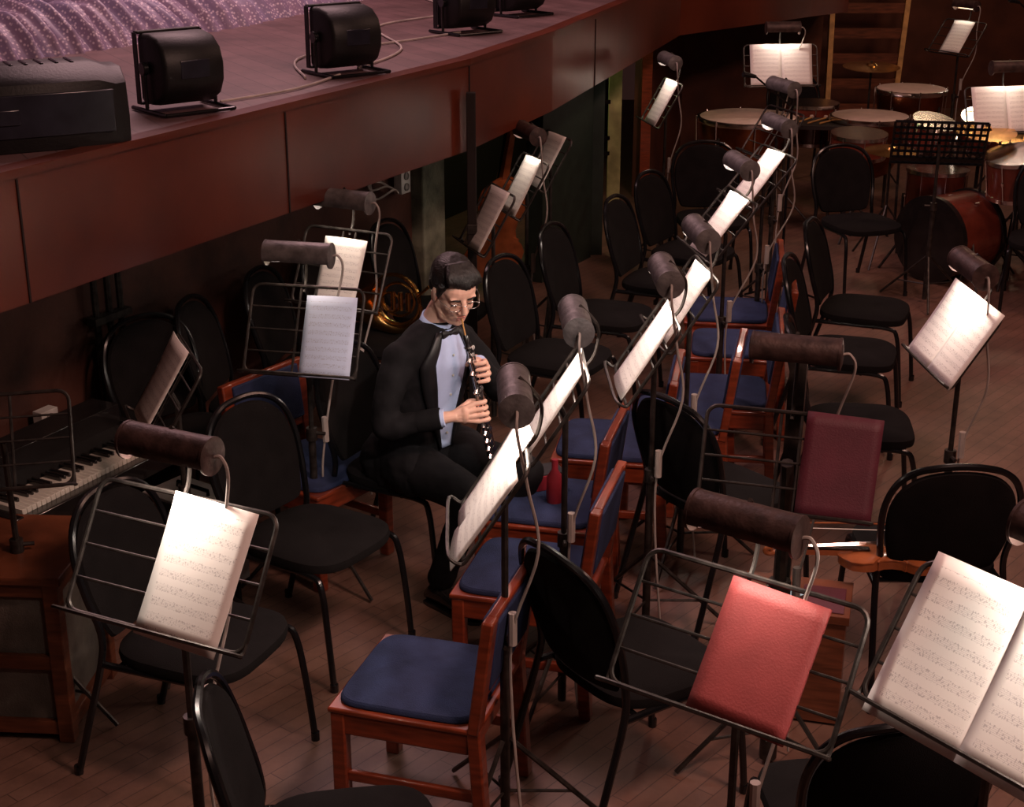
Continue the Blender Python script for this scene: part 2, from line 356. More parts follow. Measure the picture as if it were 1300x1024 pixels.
# ------------------------------------------------------------ black stacking chair (faces +X)
def chair_mesh():
    b=B(); n=36
    def seat(sc_,z,dx=0):
        r=[]
        for j in range(n):
            t=2*math.pi*j/n; c,s_=math.cos(t),math.sin(t); e=.55
            r.append(V((.02+dx+.225*sc_*abs(c)**e*(1 if c>0 else -1),.225*sc_*abs(s_)**e*(1 if s_>0 else -1)*(1-.06*(-c)),z-.012*(abs(c)**4)*(c>0))))
        return r
    b.rings([seat(.9,.418),seat(.99,.425),seat(1.0,.44),seat(.985,.455),seat(.9,.466),seat(.6,.472),seat(.2,.473)],'fabric')
    def X(z): return -.205-.11*max(0,(z-.46))/.44-.015*math.sin(max(0,min(1,(z-.45)/.45))*3.14)
    outl=[(.0,.885),(.075,.878),(.14,.852),(.19,.80),(.215,.73),(.217,.65),(.205,.57),(.185,.50),(.16,.475),(.08,.465)]
    full=[V((0,y,z)) for y,z in outl]+[V((0,0,.463))]+[V((0,-y,z)) for y,z in outl[:0:-1]]
    full=smooth_path(full,3,True); cz=V((0,0,.67))
    def ring(sc_,d):
        r=[]
        for p in full:
            q=cz+(p-cz)*sc_; bow=.03*(q.y/.2)**2
            r.append(V((X(q.z)+d+bow,q.y,q.z)))
        return r
    b.rings([ring(.25,.020),ring(.8,.018),ring(.93,.012),ring(.965,0),ring(.93,-.010),ring(.8,-.014),ring(.25,-.016)],'fabric')
    side=lambda s_:[(-.33,s_*.225,.0),(-.27,s_*.222,.2),(-.205,s_*.215,.42),(X(.5)+.02,s_*.208,.52),(X(.62)+.03,s_*.222,.64),(X(.73)+.03,s_*.221,.74),(X(.81)+.022,s_*.194,.82),(X(.865)+.012,s_*.143,.868),(X(.89),s_*.075,.890)]
    path=side(1)+[(X(.9),0,.896)]+side(-1)[::-1]
    b.tube(smooth_path(path,4),.0118,'tube',8)
    for s_ in(-1,1):
        b.tube(smooth_path([(.27,s_*.225,0),(.25,s_*.222,.2),(.225,s_*.215,.37),(.18,s_*.21,.412),(0,s_*.21,.415),(-.20,s_*.213,.415)],4),.0115,'tube',8)
        for x in(.27,-.33): b.tube([(x,s_*.225,0),(x,s_*.225,.03)],.0145,'tube',8)
    b.tube([(.1,-.21,.41),(.1,.21,.41)],.009,'tube',6); b.tube([(-.15,-.21,.41),(-.15,.21,.41)],.009,'tube',6)
    return b.mesh('stacking_chair')
CM=chair_mesh()
def chair(x,y,yaw): return obj('stacking_chair',CM,(x,y,0),yaw)
chairs=[(-.98,4.12,-22),(-.72,4.86,-33),(.37,3.97,34),(.80,5.24,37),(1.44,4.72,90),(1.86,7.65,-22),(2.27,9.6,-72),(1.62,6.92,-18),(1.46,5.95,-8),
 (.85,8.2,-24),(1.08,8.85,-32),(1.32,9.72,-85),(.475,7.55,-22),(.21,6.86,-27),(-1.34,5.82,-42),(-1.12,6.24,-8),(-.90,6.70,-14),(-.70,7.14,-14),(-.40,7.62,-22),
 (-.42,3.08,8),(.88,3.22,95),(3.35,9.15,-110),(3.75,10.2,-120),(2.45,12.9,-90)]
for c in chairs: chair(*c)
# ------------------------------------------------------------ wooden blue chair (faces +X)
def wchair():
    b=B(); W2=.205; T=.765
    for s_ in(-1,1):
        b.beam((.20,s_*W2,0),(.20,s_*W2,.40),.045,.045,'wood')
        b.beam((-.24,s_*W2,0),(-.215,s_*W2,.42),.04,.05,'wood',up=(0,1,0)); b.beam((-.215,s_*W2,.40),(-.262,s_*W2,T),.035,.055,'wood',up=(0,1,0))
        b.beam((-.2,s_*(W2+.005),.37),(.2,s_*(W2+.005),.37),.085,.028,'wood',up=(0,1,0)); b.beam((-.22,s_*W2,.18),(.2,s_*W2,.18),.035,.02,'wood',up=(0,1,0))
    b.box((.21,0,.37),(.028,.42,.085),'wood')
    b.box((-.2,0,.37),(.028,.38,.085),'wood'); b.box((0,0,.405),(.46,.46,.018),'wood')
    def seat(k,z):
        return [V((.005+.215*k*abs(math.cos(t))**.3*(1 if math.cos(t)>0 else -1),.215*k*abs(math.sin(t))**.3*(1 if math.sin(t)>0 else -1),z)) for t in [2*math.pi*(j+.5)/36 for j in range(36)]]
    b.rings([seat(.99,.412),seat(1.,.425),seat(.96,.434),seat(.8,.440),seat(.3,.443)],'blue')
    rot=MX.Rotation(R(-7.5),3,'Y')
    b.box((-.259,0,T-.02),(.03,.38,.045),'wood',rot); b.box((-.228,0,.51),(.025,.38,.035),'wood',rot)
    b.box((-.243,0,.64),(.05,.37,.225),'blue',rot)
    return b.mesh('wooden_chair',30)
WM=wchair()
for x,y,yw in ((-.25,3.91,163),(.07,4.62,165),(.13,5.20,166),(-.80,5.56,-35),(.42,5.82,170),(.95,6.42,172),(.72,6.12,168),(1.12,7.12,172),(1.16,7.7,172)):
    bev(obj('wooden_chair',WM,(x,y,0),yw),.006)
# ------------------------------------------------------------ music stands
def stand(x,y,yaw,hd,tilt=32,w=.5,h=.32,sheets=(),lamp=True,lit=1.0,lu=.10,ln=.10,lx=0,name='music_stand',solid=False,thick=False,lm='lamp'):
    e=empty(name,(x,y,0),yaw); t=R(tilt)
    U=V((0,math.sin(t),math.cos(t))); Nn=V((0,-math.cos(t),math.sin(t))); C=V((0,0,hd)); X=V((1,0,0))
    P=lambda a,u,n=0: C+X*a+U*u+Nn*n
    b=B()
    r0=.015 if not thick else .028
    b.tube([(0,.03,.02),(0,.03,.62)],r0,'stand',10); b.tube([(0,.03,.6),(0,.03,hd-.05),tuple(P(0,0,-.012))],.010 if not thick else .02,'stand',8)
    if thick: b.beam((0,.06,.35),(0,.19,hd+.26),.05,.05,'stand')
    b.tube([(0,.03,.60),(0,.03,.65)],r0+.007,'stand',10); b.tube([(.02,.03,.63),(.055,.03,.63)],.007,'stand',6)
    for k in range(3):
        a=R(90+120*k); d=V((math.cos(a),math.sin(a),0)); o=V((0,.03,0))
        b.tube([o+V((0,0,.30))+d*.015,o+d*.31+V((0,0,.012))],.008,'stand',6); b.tube([o+V((0,0,.12))+d*.015,o+d*.2+V((0,0,.115))],.005,'stand',6)
    if solid:
        ny,nx=7,14
        for i in range(nx+1): b.beam(P((i/nx-.5)*w,-h/2),P((i/nx-.5)*w,h/2),.016,.003,'tube',up=tuple(Nn))
        for j in range(ny+1): b.beam(P(-w/2,(j/ny-.5)*h),P(w/2,(j/ny-.5)*h),.003,.024,'tube',up=tuple(Nn))
        b.beam(P(-w/2,-h/2,.03),P(w/2,-h/2,.03),.06,.004,'tube',up=tuple(Nn))
    else:
        c=.035; hw,hh=w/2,h/2
        loop=[]
        for sx,sy,a0 in ((1,1,0),(-1,1,90),(-1,-1,180),(1,-1,270)):
            for q in range(5):
                a=R(a0+q*22.5); loop.append(P(sx*(hw-c)+c*math.cos(a),sy*(hh-c)+c*math.sin(a)))
        b.tube(loop,.0062,'stand',7,closed=True)
        for q in (-.25,0.0,.25): b.tube([P(-hw,h*q,-.002),P(hw,h*q,-.002)],.0038,'stand',6)
        b.tube([P(-.03,-hh,-.004),P(-.03,hh,-.004)],.005,'stand',6); b.tube([P(.03,-hh,-.004),P(.03,hh,-.004)],.005,'stand',6)
        b.tube(smooth_path([P(-hw,-hh+.03),P(-hw,-hh,.005),P(-hw+.01,-hh,.045),P(0,-hh,.05),P(hw-.01,-hh,.045),P(hw,-hh,.005),P(hw,-hh+.03)],4),.0055,'stand',6)
    obj('frame',b.mesh('stand_frame'),parent=e)
    hh=h/2
    for i,(a,u,pw,ph,rt,k) in enumerate(sheets):
        b=B(); rr=R(rt); book=k in('red','maroon')
        off=.008+.004*i
        sgn=random.choice((-1,1))
        def fn(s_,v_):
            lx_,lu_=(s_-.5)*pw,(v_-.5)*ph
            xx=a+lx_*math.cos(rr)-lu_*math.sin(rr); uu=u+lx_*math.sin(rr)+lu_*math.cos(rr)
            bul=.001 if book else .012*math.sin(math.pi*s_)*.6+.010*(v_**3)*(s_ if sgn>0 else 1-s_)
            return P(xx,uu,off+bul)
        b.grid(fn,8,8,k,uv=True)
        o=obj('folder' if book else 'sheet_music',b.mesh('sheet',180),parent=e)
        m=o.modifiers.new('s','SOLIDIFY'); m.thickness=.014 if book else .003; m.offset=-1
    if lamp:
        b=B(); c=P(lx,hh+lu,ln); Ln=.125; r=.047
        aim=(P(0,-.02)-c); aim.x=0; aim.normalize(); s2=X.cross(aim)
        rs_o=[]
        for xx in(-Ln,Ln):
            rs_o.append([c+X*xx+(aim*math.cos(a)+s2*math.sin(a))*r for a in [R(50+260*j/20) for j in range(21)]])
        vs=rs_o[0]+rs_o[1]+[c+(p-c-X*(-Ln))*.93+X*(-Ln) for p in rs_o[0]]+[c+(p-c-X*Ln)*.93+X*Ln for p in rs_o[1]]
        fs=[(j,j+1,21+j+1,21+j) for j in range(20)]; fi=[(42+j,63+j,63+j+1,42+j+1) for j in range(20)]
        b.add(vs,fs,lm); b.add(vs,fi,'lampin'); b.add(vs,[(0,21,63,42),(20,62,83,41)],lm)
        for sx in(-1,1):
            cc=c+X*sx*Ln; n_=20
            ring=[cc+(aim*math.cos(2*math.pi*j/n_)+s2*math.sin(2*math.pi*j/n_))*r*1.04 for j in range(n_)]
            b.rings([[p-X*sx*.003 for p in ring],[p+X*sx*.004 for p in ring],[cc+(p-cc)*.6+X*sx*.009 for p in ring]],lm)
        b.tube([c-X*.1,c+X*.1],.011,'bulb' if lit else 'lampin',8)
        b.tube(smooth_path([P(lx,hh-.02,-.008),P(lx,hh+.04,-.012),P(lx,hh+lu+.02,ln*.3),c-aim*(r+.004)],5),.006,'stand',6)
        b.tube(smooth_path([c+X*(Ln+.008),c+X*(Ln+.03),c+X*(Ln+.045)-V((0,0,.05)),c+X*(Ln+.0)-V((0,-.03,.22)),c+X*(Ln-.02)-V((0,-.06,.42)),(.05,.05,hd-.42),(.03,.05,.4),(.06,.08,.02)],6),.0045,'cord',6)
        b.tube([(.05,.05,hd-.46),(.048,.05,hd-.36)],.013,'cord',8)
        obj('lamp',b.mesh('stand_lamp'),parent=e)
        if lit: light('lamp_light','AREA',c+aim*.022,P(0,-.03,0),lit*2.2,(1,.84,.73),.2,.03,parent=e)
    return e
W='page'
two=[(-.118,0,.235,.32,0,W),(.118,0,.235,.32,0,W)]
one=[(.0,.0,.235,.32,2,W)]
stand(-.84,3.31,-26,1.1,32,.54,.34,[(.085,-.01,.245,.36,-3,W)],lit=1.4,lx=-.02)
stand(.955,2.61,-54,1.2,33,.5,.32,[(-.10,-.0,.25,.37,0,W),(.14,0,.25,.37,0,W)],lit=1.5,lu=.14,lx=.1)
stand(.49,2.9,-35,1.1,34,.54,.32,[(.06,-.01,.235,.31,-3,'red')],lit=.5,lx=-.02)
stand(.81,4.07,-16,1.05,26,.5,.30,[(.15,.0,.22,.31,-2,'maroon')],lit=0,lu=.17,thick=True)
stand(1.60,5.15,-86,1.1,32,.44,.30,two,lit=1.0,lu=.08)
stand(-.05,3.77,-88,1.1,33,.40,.32,[(-.05,.02,.22,.36,3,W),(.08,-.03,.21,.33,-6,W)],lit=1.4,lm='lampg')
stand(.14,4.44,-88,1.1,33,.40,.32,[(0,.0,.22,.34,0,W)],lit=1.2,lm='lampg')
stand(.47,4.97,-88,1.1,33,.42,.32,[(.0,.0,.25,.34,0,W)],lit=1.3,lm='lampg')
stand(.66,5.55,-84,1.1,33,.44,.32,one,lit=.6,lm='lampg')
stand(.97,6.83,-80,1.1,38,.46,.34,one,lit=.9,lm='lampg')
stand(1.30,7.80,-76,1.12,40,.46,.34,one,lit=.9,lm='lampg')
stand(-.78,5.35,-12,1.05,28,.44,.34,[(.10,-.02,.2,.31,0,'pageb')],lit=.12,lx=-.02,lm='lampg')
stand(-.72,6.12,-25,1.08,28,.42,.34,[(.0,-.02,.20,.30,0,W)],lit=.4,lm='lampg')
stand(-.12,7.15,-70,1.05,30,.38,.32,one,lit=0,lamp=False)
stand(.05,7.77,-70,1.08,30,.40,.32,one,lit=.3)
stand(.19,8.34,-70,1.10,30,.4,.32,one,lit=0,lamp=False)
stand(-1.18,4.82,-68,1.0,32,.46,.32,[(-.1,0,.24,.32,0,W)],lamp=False)
stand(-1.60,4.36,12,1.0,25,.42,.30,[],lamp=False)
stand(2.03,11.48,4,1.2,22,.56,.32,two,lit=.35)
stand(1.0,10.05,-78,1.15,30,.4,.32,one,lit=.35,lm='lampg')
stand(1.55,8.9,-70,1.15,32,.44,.32,[],lit=0,lm='lampg')
stand(3.98,13.68,-60,1.15,35,.5,.34,one,lit=.1)
stand(2.66,9.30,170,1.02,28,.56,.32,[],lamp=False,solid=True)
stand(3.30,10.05,8,1.1,25,.56,.32,two,lit=.2)
# ------------------------------------------------------------ oboe player
def remeshed(bb,name,vox,parent,smooth_it=4,disp=None,factor=.5):
    o=obj(name,bb.mesh(name,180),parent=parent)
    m=o.modifiers.new('r','REMESH'); m.mode='VOXEL'; m.voxel_size=vox; m.use_smooth_shade=True
    m=o.modifiers.new('s','SMOOTH'); m.factor=factor; m.iterations=smooth_it
    if disp:
        t=bpy.data.textures.new(name+'_t','CLOUDS'); t.noise_scale=disp[1]; t.noise_depth=2
        m=o.modifiers.new('d','DISPLACE'); m.texture=t; m.strength=disp[0]; m.mid_level=.5; m.texture_coords='LOCAL'
    return o
HX,HY,HYAW=-.355,5.40,-42
man=empty('oboe_player',(HX,HY,0),HYAW)
def ering(x,y,z,rx,ry,n=24): return [V((x+rx*math.cos(2*math.pi*j/n),y+ry*math.sin(2*math.pi*j/n),z)) for j in range(n)]
TOR=[(.44,-.04,.15,.19),(.52,-.03,.16,.195),(.62,-.01,.14,.18),(.74,.01,.13,.17),(.86,.035,.13,.18),(.95,.055,.122,.19),(1.01,.068,.105,.185),(1.045,.078,.088,.155),(1.075,.085,.072,.11),(1.10,.09,.058,.07)]
RS_=V((.06,-.165,.985)); LS_=V((.06,.165,.985))
REl=V((.09,-.268,.745)); RWr=V((.255,-.135,.785)); LEl=V((.17,.265,.77)); LWr=V((.215,.105,.925))
b=B(); b.rings([ering(x,0,z,rx,ry) for z,x,rx,ry in TOR],'suit')
for s_,e_,w_ in((RS_,REl,RWr),(LS_,LEl,LWr)):
    b.tube(smooth_path([s_+V((0,-.02*(1 if s_.y>0 else -1),.0)),s_.lerp(e_,.4)+V((0,.01*(1 if s_.y>0 else -1),0)),e_,e_.lerp(w_,.5),w_],5),[.064,.060,.052,.048,.041,.035],'suit',14)
    b.ell(s_,(.066,.058,.058),'suit'); b.ell(e_,(.051,.051,.051),'suit')
b.ell((-.10,0,.52),(.12,.21,.14),'suit'); b.ell((.08,-.15,.53),(.14,.07,.10),'suit'); b.ell((.08,.15,.53),(.14,.07,.10),'suit')
remeshed(b,'jacket',.010,man,6,(.014,.06))
b=B()
for s_ in(-1,1):
    hip=V((.0,s_*.095,.53)); kn=V((.42,s_*.15,.525)); an=V((.22,s_*.13,.10))
    b.tube(smooth_path([hip-V((.06,0,0)),hip.lerp(kn,.4),kn],6),[.10,.095,.068],'suit',16); b.ell(kn,(.068,.066,.066),'suit')
    b.tube(smooth_path([kn,kn.lerp(an,.35),an],6),[.066,.062,.052],'suit',14)
b.ell((-.02,0,.53),(.13,.18,.085),'suit')
remeshed(b,'trousers',.011,man,4,(.010,.07))
for s_ in(-1,1):
    b=B(); c=V((.22,s_*.13,0))
    secs=[(-.06,.028,.05),(-.03,.036,.085),(.03,.038,.085),(.09,.043,.062),(.15,.045,.048),(.20,.036,.038),(.225,.016,.026)]
    rs=[]
    for x,hw,ht in secs:
        rs.append([V((c.x+x,c.y+hw*math.cos(a),.012+max(0,(ht)*(.5+.5*math.sin(a))))) for a in [2*math.pi*j/16 for j in range(16)]])
    b.rings(rs,'ebony'); b.rings([[V((c.x+x,c.y+(hw+.004),z)) for x,hw,_ in secs]+[V((c.x+x,c.y-(hw+.004),z)) for x,hw,_ in secs[::-1]] for z in(0,.014)],'ebony')
    b.tube([(c.x-.01,c.y,.06),(c.x,c.y,.16)],.035,'suit',12)
    obj('shoe',b.mesh('shoe',60),parent=man)
def tor(z):
    for i in range(len(TOR)-1):
        if TOR[i][0]<=z<=TOR[i+1][0]:
            t=(z-TOR[i][0])/(TOR[i+1][0]-TOR[i][0]); return [TOR[i][q]*(1-t)+TOR[i+1][q]*t for q in(1,2,3)]
    return TOR[-1][1:]
def surf(z,y,o):
    x,rx,ry=tor(z); return V((x+(rx)*math.sqrt(max(.02,1-(y/ry)**2))+o,y,z))
b=B()
hwid=lambda z:.032+.058*max(0,min(1,(z-.62)/.33))-.42*max(0,z-.96)
b.grid(lambda u,v:surf(.60+.475*v,(u-.5)*2*hwid(.60+.475*v),.009),12,24,'shirt')
o=obj('shirt_front',b.mesh('shirt',180),parent=man); o.modifiers.new('s','SOLIDIFY').thickness=.004
b=B()
for q in range(5):
    z=.66+.08*q; b.ell(surf(z,0,.011),(.004,.006,.006),'white',8)
obj('shirt_buttons',b.mesh('buttons'),parent=man)
for s_ in(-1,1):
    b=B()
    def lf(u,v):
        z=.60+.475*v; y0=hwid(z)-.006; wd=.012+.046*math.sin(min(1,v)**1.5*math.pi*.93)**.8 if v>.0 else .012
        return surf(z,s_*(y0+wd*u),.013+.006*math.sin(u*3.1))
    b.grid(lf,5,24,'satin'); o=obj('lapel',b.mesh('lapel',180),parent=man); o.modifiers.new('s','SOLIDIFY').thickness=.005
b=B()
b.rings([[V((x+rx*math.cos(a),ry*math.sin(a),z-.02*math.cos(a))) for a in [2*math.pi*j/24 for j in range(24)]] for x,z,rx,ry in((.085,1.06,.066,.066),(.095,1.085,.061,.060),(.103,1.112,.056,.055),(.101,1.110,.051,.050),(.09,1.06,.054,.054))],'shirt')
obj('shirt_collar',b.mesh('collar',180),parent=man)
b=B(); bx=V((.168,0,1.062))
for s_ in(-1,1):
    b.rings([[bx+V((.008*math.cos(a),s_*y,h_*math.sin(a))) for a in [2*math.pi*j/12 for j in range(12)]] for y,h_ in((0,.007),(.012,.010),(.028,.016),(.040,.016),(.042,.013))],'satin')
b.ell(bx,(.011,.009,.010),'satin'); obj('bow_tie',b.mesh('tie',60),parent=man)
# head
HC=V((.19,0,1.235)); MH=MX.Translation(HC)@MX.Rotation(R(-20),4,'Z')@MX.Rotation(R(27),4,'Y')@MX.Rotation(R(3),4,'X')
b=B(); b.M=MH
b.ell((-.012,0,.028),(.094,.076,.088),'skin',24); b.ell((.024,0,-.03),(.066,.060,.074),'skin',24); b.ell((.034,0,-.070),(.054,.048,.042),'skin',20)
b.ell((.066,0,-.097),(.023,.024,.019),'skin'); b.ell((.045,0,.035),(.045,.062,.05),'skin')
for s_ in(-1,1):
    b.tube([(.0,s_*.052,-.055),(.035,s_*.044,-.088),(.066,s_*.014,-.102)],[.018,.017,.014],'skin',10)
    b.ell((.056,s_*.036,-.028),(.026,.020,.026),'skin'); b.ell((.076,s_*.030,.026),(.013,.024,.008),'skin'); b.ell((.0,s_*.050,-.045),(.035,.016,.04),'skin')
    b.ell((.002,s_*.078,-.008),(.020,.008,.032),'skin'); b.ell((.096,s_*.011,-.032),(.011,.009,.008),'skin')
    b.ell((.073,s_*.031,.004),(.012,.015,.010),'skin')
b.tube([(.084,0,.022),(.101,0,.0),(.114,0,-.026)],[.009,.011,.012],'skin',12)
b.ell((.082,0,-.062),(.014,.024,.013),'skin')
b.M=MX.Identity(4); b.tube(smooth_path([(.08,0,1.02),(.098,0,1.11),tuple(MH@V((-.015,0,-.05)))],4),[.053,.048,.050],'skin',18)
remeshed(b,'head',.0040,man,3)
b=B(); b.M=MH
b.ell((.092,0,-.055),(.008,.018,.004),'lip'); b.ell((.091,0,-.067),(.009,.017,.005),'lip')
obj('lips',b.mesh('lips',180),parent=man)
b=B(); b.M=MH
for s_ in(-1,1):
    b.tube(smooth_path([(.088,s_*.014,.022),(.092,s_*.03,.029),(.080,s_*.048,.024)],4),[.003,.004,.002],'hair',6)
    b.tube(smooth_path([(.081,s_*.020,-.001),(.086,s_*.031,-.005),(.078,s_*.043,-.001)],4),.0014,'hair',6)
obj('brows_and_lashes',b.mesh('brows',180),parent=man)
b=B(); b.M=MH
b.ell((-.022,0,.046),(.096,.083,.084),'hair',24); b.ell((-.055,0,.0),(.060,.074,.072),'hair',20); b.ell((.028,.006,.080),(.052,.062,.034),'hair',20)
for k in range(10):
    y=-.054+.012*k; b.tube(smooth_path([(.0,y*.6,.116),(.050,y,.105),(.078-abs(y)*.3,y*1.1+.006,.082),(.085-abs(y)*.5,y*1.15+.014,.062+abs(y)*.1)],4),[.018,.013,.008,.003],'hair',8)
for s_ in(-1,1): b.tube([(.03,s_*.068,.06),(.028,s_*.072,.02),(.024,s_*.071,-.010)],[.015,.010,.004],'hair',8)
remeshed(b,'hair',.0042,man,3,(.003,.02))
b=B(); b.M=MH
for s_ in(-1,1):
    b.tube([(.099+.003*math.cos(a),s_*(.034)+.025*math.cos(a),.001+.017*math.sin(a)) for a in [2*math.pi*j/20 for j in range(20)]],.0015,'chrome',6,closed=True)
    b.tube([(.098,s_*.058,.004),(.06,s_*.077,.006),(.0,s_*.081,.010),(-.02,s_*.080,-.004)],.0014,'chrome',6)
b.tube(smooth_path([(.101,-.010,.004),(.107,0,.009),(.101,.010,.004)],3),.0014,'chrome',6)
obj('eyeglasses',b.mesh('glasses',180),parent=man)
# oboe
MO=MH@V((.098,0,-.061)); EN=V((MO.x+.13,MO.y+.03,MO.z-.57)); ax=(EN-MO).normalized(); fr=V((-ax.z,0,ax.x))
if fr.x<0: fr=-fr
oe=empty('oboe',(HX,HY,0),HYAW)
A=lambda d,f=0,y=0: MO+ax*d+fr*f+V((0,y,0))
b=B()
b.tube([A(-.01),A(.02),A(.065)],[.0045,.003,.0035],'ladder',10)
b.tube([A(.06),A(.07),A(.09),A(.10),A(.27),A(.28),A(.285),A(.46),A(.47),A(.54),A(.58),A(.60)],[.008,.012,.0095,.009,.0105,.013,.011,.0125,.015,.015,.022,.025],'ebony',16)
for d in (.105,.275,.465,.60): b.tube([A(d),A(d+.006)],.0155 if d<.5 else .0265,'chrome',14)
for k in range(16):
    d=.11+.026*k; y=.0 if k%3 else .010
    b.tube([A(d,.012,y),A(d,.018,y)],.0085,'chrome',10)
b.tube([A(.10,.014,.010),A(.50,.016,.012)],.003,'chrome',6); b.tube([A(.12,.010,-.012),A(.52,.012,-.014)],.0035,'chrome',6); b.tube([A(.3,-.002,.016),A(.54,0,.018)],.002,'chrome',6)
for d in (.15,.2,.27,.40,.43,.46,.49,.52,.55): b.tube([A(d,.010,-.012),A(d+.012,.012,-.022)],.008,'chrome',8)
obj('body',b.mesh('oboe'),parent=oe)
def hand(s_,d,wr,name):
    b=B(); Y=V((0,s_,0)); wrist=wr
    outs=(.048,.056,.054,.044)
    for i in range(4):
        c=A(d+(i-1.5)*.0225); ou=outs[i]
        k=c+fr*.022+Y*ou; m1=c+fr*(.048 if i in(1,2) else .043)+Y*(ou*.55); m2=c+fr*.040+Y*.010; tp=c+fr*.0255-Y*.004
        b.tube(smooth_path([wrist.lerp(k,.15),wrist.lerp(k,.6)+fr*.003,k],3),[.016,.0125,.0105],'skin',10)
        b.tube(smooth_path([k,m1,m2,tp],4),[.0098,.0092,.0084,.0068],'skin',10); b.ell(k,(.0108,.0108,.0108),'skin',10); b.ell(tp,(.0072,.0072,.0072),'skin',10)
    pc=wrist.lerp(A(d,.02,s_*.052),.62)
    b.ell(pc,(.024,.018,.036),'skin',14)
    th0=wrist.lerp(A(d-.02,-.01,s_*.05),.45); th1=A(d-.03,-.022,s_*.048); th2=A(d-.035,-.028,s_*.022); th3=A(d-.032,-.021,-s_*.002)
    b.tube(smooth_path([th0,th1,th2,th3],4),[.016,.0125,.0105,.008],'skin',10); b.ell(th3,(.0085,.0085,.0085),'skin',10)
    b.tube([wrist+(wrist-pc)*.9,wrist,wrist.lerp(pc,.6)],[.026,.023,.02],'skin',12)
    remeshed(b,name,.0026,man,2)
hand(-1,.345,RWr+V((.012,.006,.004)),'right_hand'); hand(1,.205,LWr+V((.008,-.006,.004)),'left_hand')
for e_,w_ in((REl,RWr),(LEl,LWr)):
    b=B(); dd=(w_-e_).normalized(); b.tube([w_-dd*.03,w_+dd*.008,w_+dd*.010],[.035,.034,.030],'shirt',16); obj('shirt_cuff',b.mesh('cuff',60),parent=man)
    b=B(); b.tube([w_-dd*.09,w_-dd*.05,w_-dd*.006,w_-dd*.004],[.040,.042,.0405,.036],'suit',18); obj('sleeve_hem',b.mesh('hem',60),parent=man)
chair(-.42,5.50,-27)
# ------------------------------------------------------------ keyboard, cabinet, amp
b=B(); w=.86
b.box((0,-.20,.56),(w,.36,.07),'ebony'); b.box((0,.04,.60),(w,.14,.16),'ebony')
for s_ in(-1,1): b.box((s_*(w/2+.015),-.14,.38),(.035,.46,.46),'ebony'); b.box((s_*(w/2+.015),-.12,.04),(.05,.5,.06),'ebony')
b.box((0,.0,.3),(w,.02,.4),'ebony')
nk=35
for i in range(nk):
    x=-w/2+.03+(w-.06)*(i+.5)/nk; b.box((x,-.26,.605),((w-.06)/nk-.0016,.15,.022),'ivory')
    if i%7 not in(2,6): b.box((x+(w-.06)/nk/2,-.225,.622),(.011,.095,.016),'ebony')
po=obj('digital_piano',b.mesh('piano',30),(-1.79,5.20,0),0); po.rotation_euler=(0,0,R(62)); bev(po,.002,1)
b=B(); x0,x1,y0,y1=-.42,.42,-.2,.2; z1=.60
for sx in(x0,x1):
    for sy in(y0,y1): b.beam((sx,sy,0),(sx,sy,z1-.02),.05,.05,'cabwood')
b.box((0,0,z1-.01),(.92,.47,.03),'cabwood')
for sy in(y0,y1):
    for z in(.05,.29,.55): b.box((0,sy,z),(.84,.035,.05),'cabwood')
    b.box((0,sy*.96,.3),(.8,.012,.5),'panelgrey')
for sx in(x0,x1):
    for z in(.05,.55): b.box((sx,0,z),(.035,.4,.05),'cabwood')
    b.box((sx*.97,0,.3),(.012,.38,.5),'panelgrey')
bev(obj('wooden_cabinet',b.mesh('cab',0),(-1.86,4.46,0),-4),.004)
b=B(); b.box((0,0,.3),(.34,.2,.34),'grey'); b.box((0,-.101,.27),(.3,.006,.24),'panelgrey'); b.box((0,-.101,.435),(.3,.008,.05),'blackplastic')
for k in range(5): b.M=MX.Translation(V((-.11+.055*k,-.105,.435)))@MX.Rotation(R(90),4,'X'); b.lathe([(.012,0),(.010,.014)],'white',10)
b.M=MX.Identity(4); b.tube([(-.08,0,.48),(-.08,0,.5),(.08,0,.5),(.08,0,.48)],.008,'tube')
for sx in(-.13,.13):
    for sy in(-.07,.07): b.beam((sx,sy,0),(sx,sy,.14),.02,.02,'tube')
bev(obj('practice_amplifier',b.mesh('amp'),(-1.20,5.16,0),-35),.006)
